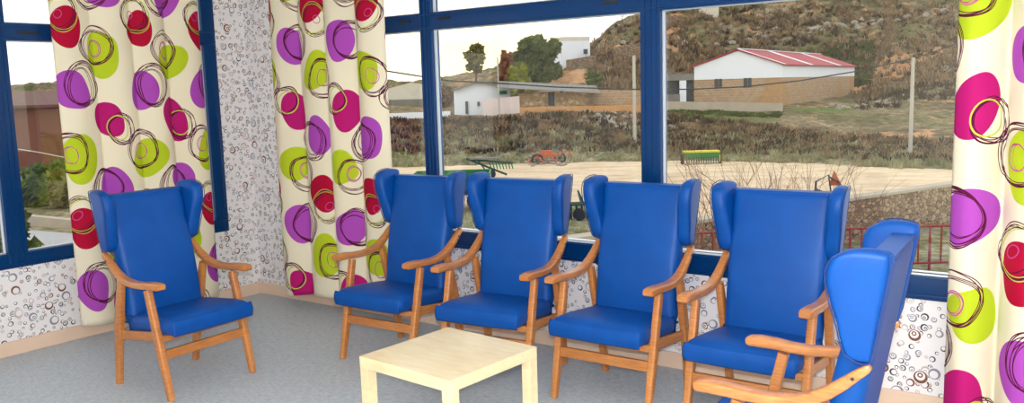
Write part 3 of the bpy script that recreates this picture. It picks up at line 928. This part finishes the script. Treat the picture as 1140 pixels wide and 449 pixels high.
lowwall('ruined_hut', 684, 716, 92, 92, 53, 48, 66, STONE, 'collapsed grey stone hut on the slope left of the mullion', 2, 'ruin')
# lean-to at the left of the barn
le = empty('lean_to', label='open grey-roofed lean-to shed attached at the left of the barn', cat='shed')
a_, b_ = G(740, 67), G(772, 67)
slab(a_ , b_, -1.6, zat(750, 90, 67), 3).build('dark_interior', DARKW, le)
slab(a_ - (G(740, 68) - G(740, 67)) * .4, b_ - (G(740, 68) - G(740, 67)) * .4, (zat(740, 90, 67),) * 2, (zat(740, 83, 67),) * 2, 3.6).build('roof', GREYROOF, le)
slab(G(757, 66.4), G(764, 66.4), -1.6, zat(750, 90, 66.4), .3).build('white_pier', WPAINT, le)
slab(G(742, 66.3), G(757, 66.3), -1.6, zat(750, 105, 66.3), .1).build('gate', GREYROOF, le)
# flat stone house
fh = empty('stone_house', label='low tan stone house with dark doorway and flat grey roof on the bank', cat='house')
a_, b_ = G(577, 63), G(655, 63)
slab(a_, b_, -1.6, (zat(577, 104, 63), zat(655, 101, 63)), 5).build('stonework', RUIN, fh)
mb = MB(); f1, f2, g1, g2 = G(552, 62.2), G(668, 62.2), G(556, 69), G(664, 69)
mb.poly([at(f1, zat(552, 98, 62.2)), at(f2, zat(668, 104.5, 62.2)), at(g2, zat(664, 96, 69)), at(g1, zat(556, 91, 69))], (0, 0, .05)); mb.build('roof', GREYROOF, fh)
slab(G(610, 62.9), G(617, 62.9), zat(610, 118, 63), zat(610, 102.5, 63), .1).build('door', DARKW, fh)
slab(G(623, 62.9), G(627, 62.9), zat(610, 104, 63), zat(610, 100.5, 63), .1).build('window', DARKW, fh)
lowwall('garden_wall', 537, 578, 62.5, 62.5, 111, 107, 127, PINKP, 'stained pinkish-white wall between the white shed and the stone house')
# white shed
ws_ = empty('white_shed', label='small white gabled shed with a dark door at the left of the stone house', cat='shed')
a_, b_ = G(505, 65), G(568, 66)
mb = MB(); zz = lambda px, y: zat(px, y, 65)
mb.poly([at(G(505, 65), -1.8), at(G(568, 65), -1.8), at(G(568, 65), zz(568, 98)), at(G(531, 65), zz(531, 92.5)), at(G(505, 65), zz(505, 101))], (G(530, 71) - G(530, 65))); mb.build('wall', WPAINT, ws_)
slab(G(517.5, 64.9), G(520.5, 64.9), zz(518, 127), zz(518, 113), .1).build('door', DARKW, ws_)
slab(G(531, 64.9), G(533.5, 64.9), zz(531, 118), zz(531, 113.5), .1).build('window', DARKW, ws_)
slab(G(554, 64.9), G(564, 64.9), zz(560, 105), zz(560, 101), .1).build('green_shutter', GREENP, ws_)
mb = MB(); k1 = Vector((0, 0, .12)); back = (G(530, 71.5) - G(530, 64.6)); 
for (p, y, q, y2) in ((504, 101.5, 531, 92.3), (531, 92.3, 570, 98.2)):
    s1, s2 = at(G(p, 64.6), zz(p, y)), at(G(q, 64.6), zz(q, y2)); mb.poly([s1, s2, s2 + back, s1 + back], k1)
mb.build('roof', GREYROOF, ws_)
# small cream house up the hill
hh = empty('cream_house', label='small pale flat-topped house on the hill right of the big green tree', cat='house')
q0, q1, q2 = G(613.5, 92), G(625.5, 88), G(657.5, 89)
q3 = q0 + (q2 - q1)
mb = MB(); prism4(mb, q1, q2, q3, q0, zat(640, 72, 88) - 1, zat(626, 46, 88)); mb.build('wall', WPAINT, hh)
mb = MB(); prism4(mb, q1, q2, q3, q0, zat(626, 46, 88), zat(626, 41.5, 88)); mb.build('parapet', CREAMP, hh)
slab(G(650.5, 87.9), G(655, 87.9), zat(650, 60.5, 88), zat(650, 55, 88), .3).build('window', DARKW, hh)
lowwall('terrace_wall', 631, 662, 86, 86, 67, 62, 70, STONE, 'grey parapet wall running in front of the small cream house', .3)
# pale farm building seen through the leftmost pane
pf = empty('farm_building', label='pale hazy gabled farm building left of the slim mullion, beside the curtain', cat='building')
mb = MB(); zz = lambda px, y: zat(px, y, 74)
mb.poly([at(G(405, 74), -2.2), at(G(482, 74), -2.2), at(G(482, 74), zz(482, 96)), at(G(458, 74), zz(458, 92)), at(G(405, 74), zz(405, 106))], (G(450, 84) - G(450, 74))); mb.build('wall', CREAMP, pf)
slab(G(400, 73.5), G(486, 73.5), -2.2, (zz(400, 112), zz(486, 110)), .4).build('lower_wall', GREYROOF, pf)
lowwall('garden_wall', 400, 500, 61, 61, 128, 124, 130, WPAINT, 'low whitewashed wall at the top of the bank left of the white shed')

# ------------------------------------------------------------------ vegetation
def leaf_crown(mb, c, rx, ry, rz, n, s, rn, lumps=9):
    cs = [(Vector((rn.gauss(0, .42) * rx, rn.gauss(0, .42) * ry, rn.uniform(-.7, .75) * rz)), rn.uniform(.22, .42)) for _ in range(lumps)]
    for _ in range(n):
        cc, r = rn.choice(cs)
        d = Vector((rn.gauss(0, 1), rn.gauss(0, 1), rn.gauss(0, 1))).normalized() * rn.uniform(.6, 1) * r
        p = c + cc + Vector((d.x * rx, d.y * ry, d.z * rz))
        a = Vector((rn.gauss(0, 1), rn.gauss(0, 1), rn.gauss(0, 1))).normalized(); b2 = a.orthogonal().normalized()
        v = [mb.bm.verts.new(p + (a * math.cos(t) + b2 * math.sin(t)) * s * rn.uniform(.6, 1.2)) for t in (0, 2.1, 4.2)]
        mb.bm.faces.new(v)
def tree(px, D, ytop, wpx, mat, label, n=2600, s=.28, seed=1, ybase=None, name='tree', cat='tree', crown_lo=.3):
    rn = random.Random(seed)
    b_ = on(px, D) if ybase is None else P(px, ybase, D)
    top = zat(px, ytop, D); H_ = top - b_.z; R = wpx * D / FPX / 2
    root = empty(name, b_, label=label, cat=cat)
    t = MB(); t.tube([(0, 0, -.3), (.05 * H_ * .3, 0, H_ * .35), (0, .1, H_ * .7)], [R * .10 + .06, R * .07 + .04, .03], 6)
    for k in range(7):
        a = k * 2.4; t.tube([(0, 0, H_ * (.3 + .05 * k)), (math.cos(a) * R * .5, math.sin(a) * R * .5, H_ * (.5 + .05 * k))], [.07, .02], 5)
    t.build('trunk', BARK, root)
    m_ = MB(); leaf_crown(m_, Vector((0, 0, H_ * (crown_lo + 1) / 2)), R, R, H_ * (1 - crown_lo) / 2, n, s, rn, 34); m_.build('crown', mat, root)
tree(593, 80, 42, 42, LEAFD, 'large dark green tree left of the small cream house', 5200, .42, 11, crown_lo=.05)
tree(578, 77, 74, 22, LEAFY, 'bright yellow-green bush at the foot of the large green tree', 1600, .25, 12, name='bush', cat='bush', crown_lo=.05)
tree(564, 79, 58, 20, LEAFR, 'russet-leaved tree on the left side of the large green tree', 1500, .25, 13, crown_lo=.2)
tree(530, 86, 50, 22, LEAFO, 'thin olive tree against the bright sky above the white shed', 700, .3, 14, crown_lo=.35)
tree(496, 72, 96, 22, BRUSH, 'grey-brown bush beside the left wall of the white shed', 1200, .25, 15, name='bush', cat='bush', crown_lo=.0)
def branch(mb, p, d, l, r, lv, rn, spread=.55):
    q = p; pts = [p]; rs = [r]
    for k in range(3):
        d = (d + Vector((rn.gauss(0, .10), rn.gauss(0, .10), rn.gauss(0, .05)))).normalized(); q = q + d * l / 3; pts.append(q); rs.append(r * (1 - .15 * (k + 1)))
    mb.tube(pts, rs, 5 if lv > 1 else 4)
    if lv > 0:
        for k in range(rn.choice((2, 3))):
            dd = (d + Vector((rn.gauss(0, spread), rn.gauss(0, spread), rn.gauss(.1, spread * .5)))).normalized()
            branch(mb, pts[rn.choice((2, 3, 3))], dd, l * rn.uniform(.6, .85), r * .55, lv - 1, rn, spread)
def bare(px, D, ytop, label, seed, mat=BARK, lv=4, r=.16, name='bare_tree', cat='tree', z=None, stems=1, spread=.55, dx=0):
    rn = random.Random(seed); b_ = on(px, D) if z is None else Pz(px, D, z)
    H_ = zat(px, ytop, D) - b_.z
    mb = MB()
    for s in range(stems):
        d0 = Vector((rn.gauss(0, .25) + dx if stems > 1 else .05, rn.gauss(0, .2) if stems > 1 else 0, 1)).normalized()
        branch(mb, Vector((rn.gauss(0, .1), rn.gauss(0, .1), -.2)) if stems > 1 else Vector((0, 0, -.3)), d0, H_ * .42, r, lv, rn, spread)
    o = mb.build(name, mat); o.location = b_; tag(o, label, cat)
bare(792, 96, 20, 'large bare brown tree on the hillside behind the white gable', 21, lv=6, r=.16, spread=.5)
bare(758, 100, 24, 'bare bushy tree on the hillside just right of the thick mullion', 22, lv=6, r=.12, stems=3)
bare(848, 104, 5, 'bare tree up the slope above the barn ridge, left of its twin', 23, lv=5)
bare(862, 106, 2, 'bare tree up the slope above the barn ridge, right of its twin', 24, lv=5)
bare(935, 100, 30, 'slender bare tree by the green field behind the barn roof', 25, lv=4)
bare(977, 92, 28, 'bare dark tree at the right end of the green field', 26, lv=5)
bare(696, 126, 14, 'lone tiny bare tree on the skyline left of the thick mullion', 27, lv=4)
for k, (px, D, yt, lab, dx) in enumerate([(786, 16.5, 176, 'leafless twiggy shrub rising between the third and fourth row chairs', -.1), (836, 15.5, 150, 'leafless shrub rising straight behind the middle of the fourth row chair', 0),
        (858, 16, 158, 'leafless shrub with crossing twigs behind the right part of the fourth row chair', .1), (898, 16.5, 150, 'tall leafless shrub in front of the sandy yard above the fourth chair wing', -.15),
        (925, 17, 172, 'leafless shrub leaning over the stone wall beside the fourth chair', .25)]):
    bare(px, D, yt, lab, 40 + k, TWIG, 3, .022, 'leafless_shrub', 'shrub', GZ, 4, .38, dx)

def tufts(name, mat, label, pts, hgt, seed, nb=14, w=.042):
    rn = random.Random(seed); mb = MB(); bm_ = mb.bm
    for (p, s) in pts:
        for k in range(nb):
            a = rn.uniform(0, 2 * PI); r = rn.uniform(0, .5) * s
            b_ = p + Vector((math.cos(a) * r, math.sin(a) * r, -.05)); t = b_ + Vector((math.cos(a) * s * .45 * rn.random(), math.sin(a) * s * .45 * rn.random(), s * hgt * rn.uniform(.5, 1)))
            sd = Vector((math.cos(a + 1.4), math.sin(a + 1.4), 0)) * w * s * 2
            bm_.faces.new([bm_.verts.new(b_ - sd), bm_.verts.new(b_ + sd), bm_.verts.new(t + sd * .6), bm_.verts.new(t - sd * .3)])
    o = mb.build(name, mat); tag(o, label, 'vegetation', kind='stuff')
rn = random.Random(5)
pts = []
for _ in range(1500):
    px = rn.uniform(380, 1120); e = lot_edge(px); D = e + rn.uniform(1.5, 8.5); pts.append((on(px, D), rn.uniform(.3, .8)))
tufts('dry_brush', BRUSH, 'dry brown brush covering the bank behind the sandy yard', pts, .6, 1, 20)
pts = []
for _ in range(900):
    px = rn.uniform(380, 1120); e = lot_edge(px); D = e + rn.uniform(-.3, 5); pts.append((on(px, D), rn.uniform(.3, .7)))
for _ in range(500):
    px = rn.uniform(480, 745); D = rn.uniform(21.5 if px < 680 else 24, 32.5)
    pts.append((Pz(px, D, GZ), rn.uniform(.15, .4)))
tufts('dry_grass', STRAW, 'pale dry grass round the edges of the sandy yard', pts, .7, 2)
pts = []
for _ in range(1500):
    px = rn.uniform(660, 1120); D = rn.uniform(70, 128)
    if 770 < px < 955 and D < 90: continue
    pts.append((on(px, D), rn.uniform(.5, 1.5)))
tufts('hill_scrub', BRUSH, 'low brown scrub scattered over the hillside', pts, .7, 3, 18)
pts = []
for _ in range(2600):
    px = rn.uniform(660, 1120); D = rn.uniform(62 if px > 960 else 88, 128)
    pts.append((on(px, D), rn.uniform(.3, 1.0)))
for _ in range(700):
    px = rn.uniform(380, 1120); D = lot_edge(px) + rn.uniform(1.5, 8); pts.append((on(px, D), rn.uniform(.3, .9)))
tufts('dark_scrub', DARKB, 'dark low shrubs dotted over the bank and the hillside', pts, .6, 8, 16)
pts = []
for _ in range(900):
    px = rn.uniform(872, 973); D = rn.uniform(89, 97); pts.append((on(px, D), rn.uniform(.5, .9)))
for _ in range(500):
    px = rn.uniform(655, 735); D = rn.uniform(72, 84); pts.append((on(px, D), rn.uniform(.4, .9)))
for _ in range(350):
    px = rn.uniform(590, 870); D = rn.uniform(59.5, 61.5) if px < 760 else rn.uniform(59.5, 61); pts.append((on(px, D), rn.uniform(.3, .6)))
tufts('green_grass', GREENG, 'green grass patches on the slope and terrace edges', pts, .32, 4, 16, .1)
# rubble
def rubble(name, spots_, label, seed, mat=ROCKM):
    rn = random.Random(seed); mb = MB()
    for (px, D, n, spread, s) in spots_:
        for _ in range(n):
            p2 = px + rn.gauss(0, spread); D2 = D + rn.gauss(0, 1.0)
            p = on(p2, D2); t = bmesh.new(); bmesh.ops.create_icosphere(t, subdivisions=1, radius=1)
            sz = s * rn.uniform(.4, 1.1)
            for v in t.verts: v.co = Vector((v.co.x * sz * rn.uniform(.8, 1.2), v.co.y * sz * rn.uniform(.7, 1.1), v.co.z * sz * .7)) + p + Vector((0, 0, sz * .3))
            mb.add(t)
    o = mb.build(name, mat); tag(o, label, 'stones', kind='stuff')
rubble('stone_pile', [(614, 52.3, 90, 11, .17), (590, 53, 30, 8, .17)], 'grey loose stones heaped by the rusty implement at the far edge of the yard', 1)
rubble('scattered_rocks', [(670, 59, 60, 16, .28), (760, 56, 20, 25, .25), (700, 57, 14, 30, .3), (800, 105, 70, 50, .5), (950, 110, 90, 60, .5), (960, 64, 24, 34, .25), (1010, 80, 50, 25, .4), (690, 68, 60, 22, .35)], 'pale rocks scattered over the bank and hillside', 2)

# ------------------------------------------------------------------ farm machinery
def wheel(mb, c, r, w, ax):
    ax = Vector(ax).normalized(); mb.tube([c - ax * w / 2, c + ax * w / 2], r, 16)
RH = Vector((RT.x, RT.y, 0)).normalized(); FH = Vector((FW.x, FW.y, 0)).normalized()
def frame_at(px, D, z=GZ):
    b_ = Pz(px, D, z); M = Matrix((RH, FH, Vector((0, 0, 1)))).transposed().to_4x4(); return b_, M
def machine(name, px, D, label, cat, rot=0):
    b_, M = frame_at(px, D)
    r = empty(name, b_, label=label, cat=cat); r.rotation_euler = (0, 0, math.atan2(RH.y, RH.x) + rot); return r
sd = machine('seed_drill', 780.5, 48.5, 'green seed drill with a yellow lid parked at the far edge of the sandy yard', 'farm machine')
MB().box((-1.0, -.3, .35), (1.0, .3, .66), bev=.03).build('hopper', GREENP, sd)
MB().box((-1.02, -.32, .66), (1.02, .32, .76), bev=.02).build('lid', YELLOWP, sd)
mb = MB(); 
for k in range(14): mb.box((-.92 + k * .14, -.38, .06), (-.88 + k * .14, -.3, .40))
mb.build('coulter', DGREENP, sd)
for s in (-1, 1):
    m_ = MB(); wheel(m_, Vector((s * 1.08, 0, .28)), .28, .12, (1, 0, 0)); m_.build('wheel', RUBBER, sd, smooth=True)
MB().box((.98, -.3, .1), (1.04, -.1, .5)).build('side_plate', YELLOWP, sd)
tr = machine('trailer', 500, 33, 'bright green farm trailer half hidden behind the first two row chairs', 'trailer')
MB().box((-1.5, -.9, .75), (1.5, .9, .80)).box((-1.5, -.9, .75), (1.5, -.85, 1.42)).box((-1.5, .85, .75), (1.5, .9, 1.42)).box((-1.5, -.9, .75), (-1.45, .9, 1.42)).box((1.45, -.9, .75), (1.5, .9, 1.42)).build('box_body', GREENP, tr)
mb = MB()
for k in range(7): mb.box((-1.5 + k * .49, -.93, .75), (-1.44 + k * .49, -.9, 1.42))
mb.build('side_rib', GREENP, tr)
for s in (-1, 1):
    for x in (-1.0, .95):
        m_ = MB(); wheel(m_, Vector((x, s * .85, .38)), .38, .2, (0, 1, 0)); m_.build('wheel', RUBBER, tr, smooth=True)
MB().box((-1.4, -.5, .55), (1.4, .5, .75)).build('chassis', DGREENP, tr)
MB().sweep([(1.4, 0, .6), (2.4, 0, .95)], .05, .05, (0, 1, 0)).build('drawbar', DGREENP, tr)
im = machine('ridge_implement', 540, 44, 'green and grey long-beamed farm implement with small wheels behind the trailer', 'farm machine')
MB().tube([(-1.1, 0, 1.05), (1.0, 0, .15)], .06, 6).tube([(-1.1, 0, 1.0), (1.3, .1, .75)], .05, 6).tube([(-.5, .2, .9), (.1, .2, .1)], .04, 6).build('beam', DGREENP, im)
mb = MB()
for k in range(8): mb.tube([(.1 + k * .16, .1, .8), (.2 + k * .16, .0, .45)], .035, 5)
mb.build('tine', GREENP, im)
MB().box((-.9, -.2, 1.0), (.6, .2, 1.08)).build('deck', GREYROOF, im)
for x in (-.7, .2):
    m_ = MB(); wheel(m_, Vector((x, -.1, .22)), .22, .1, (.3, 1, 0)); m_.build('wheel', RUBBER, im, smooth=True)
rk = machine('hay_rake', 609, 51.5, 'rusty orange hay rake lying at the foot of the bank beside grey stones', 'farm machine')
MB().box((-.95, -.2, .42), (.55, .2, .62), bev=.03).box((-.5, -.15, .62), (.2, .15, .82), bev=.03).tube([(-1.25, 0, .05), (-.8, 0, .6)], .06, 6).tube([(.4, 0, .5), (1.2, 0, .75), (1.45, 0, .3)], .05, 6).tube([(-.7, -.2, .5), (-.3, -.5, .1)], .05, 6).tube([(.1, -.2, .5), (.5, -.5, .1)], .05, 6).build('beam', ORANGEP, rk)
for s in (-1, 1):
    m_ = MB(); 
    pts = [(s * .7 + .32 * math.cos(a * PI / 8), s * .25, .30 + .30 * math.sin(a * PI / 8)) for a in range(17)]
    m_.tube(pts, .05, 5, cap=False)
    for a in range(6): m_.tube([(s * .7, s * .25, .30), (s * .7 + .32 * math.cos(a * PI / 3), s * .25, .30 + .30 * math.sin(a * PI / 3))], .02, 4)
    m_.build('wheel', RUBBER, rk)
cu = machine('cultivator', 645, 29, 'dark green cultivator with many tines seen between the second and third row chairs', 'farm machine')
MB().tube([(-.8, 0, .55), (.8, 0, .55)], .05, 6).tube([(-.8, .35, .55), (.8, .35, .55)], .05, 6).tube([(-.8, 0, .55), (-.8, .35, .55)], .04, 6).tube([(.8, 0, .55), (.8, .35, .55)], .04, 6).tube([(0, 0, .55), (-.1, .2, 1.0), (.1, .35, .55)], .035, 6).build('toolbar', DGREENP, cu)
mb = MB()
for k in range(9):
    for y in (0, .35): mb.tube([(-.75 + k * .19, y, .55), (-.72 + k * .19, y + .15, .3), (-.75 + k * .19, y - .05, .02)], .028, 5)
mb.build('tine', DGREENP, cu)
for x in (-.55, -.1, .4):
    m_ = MB(); wheel(m_, Vector((x, -.15, .22)), .22, .08, (.5, 1, 0)); m_.build('wheel', RUBBER, cu, smooth=True)
ct = machine('rusty_plough', 921, 27, 'small rusty plough standing just behind the stone wall above the fourth chair wing', 'farm machine')
MB().tube([(-.35, 0, 0), (-.3, 0, 1.35), (.1, 0, 1.55), (.2, 0, .9), (-.3, 0, 1.1)], .035, 6).tube([(.1, 0, 1.5), (.45, 0, 1.3), (.5, 0, .0)], .03, 6).build('frame', DARKW, ct)
MB().poly([(.12, 0, 1.2), (.55, .05, 1.2), (.32, .1, 1.68)], (.02, .08, 0)).build('share', ORANGEP, ct)

# ------------------------------------------------------------------ seen through the left window
hb = empty('brick_house', label='long brown-red house seen through the left window', cat='house')
z_ = lambda y, D, px=50: zat(px, y, D)
slab(G(-60, 60), G(190, 66), GZ - .5, z_(120, 60), 8).build('wall', MUDRED, hb)
mb = MB(); f1, f2, g1, g2 = G(-66, 59.4), G(196, 65.4), G(-62, 70), G(190, 76)
mb.poly([at(f1, z_(120, 60)), at(f2, z_(120, 60)), at(g2, z_(103, 66)), at(g1, z_(103, 66))], (0, 0, .2)); mb.build('roof', simple('brown_roof_tiles', srgb(104, 72, 58), .9, var=.2), hb)
rd = MB(); q = [Pz(-80, 27, GZ + .03), Pz(130, 23, GZ + .03), Pz(170, 27, GZ + .03), Pz(-60, 32, GZ + .03)]
rd.poly(q, (0, 0, .02)); tag(rd.build('road', ROAD), 'pale grey road running below the left window', 'road')
lowwall('kerb_wall', -60, 200, 33, 28, 235, 262, 250, CONC, 'pale kerb wall beside the road below the left window', .3)
for k, (px, D, yt, wp) in enumerate([(36, 38, 182, 60), (72, 37, 190, 50), (-10, 24, 205, 60)]):
    tree(px, D, yt, wp, LEAFD if k != 1 else LEAFO, ['dark green bush below the left window beside its mullion', 'olive green bush below the left window next to the curtain', 'green bush low outside the far left pane'][k], 1500, .22, 60 + k, name='bush', cat='bush', crown_lo=.0)
pl2 = [(20, 166), (45, 170), (75, 176), (110, 176)]
tag(MB().tube([P(x, y, 25) for x, y in pl2], .018, 5).build('phone_line', POLEC), 'thin pale line hanging across the left window view', 'cable')

# ------------------------------------------------------------------ view
vs = bpy.context.scene.view_settings
vs.view_transform = 'Standard'; vs.look = 'None'; vs.exposure = .1; vs.gamma = 1; vs.use_curve_mapping = False
bpy.context.scene.display_settings.display_device = 'sRGB'
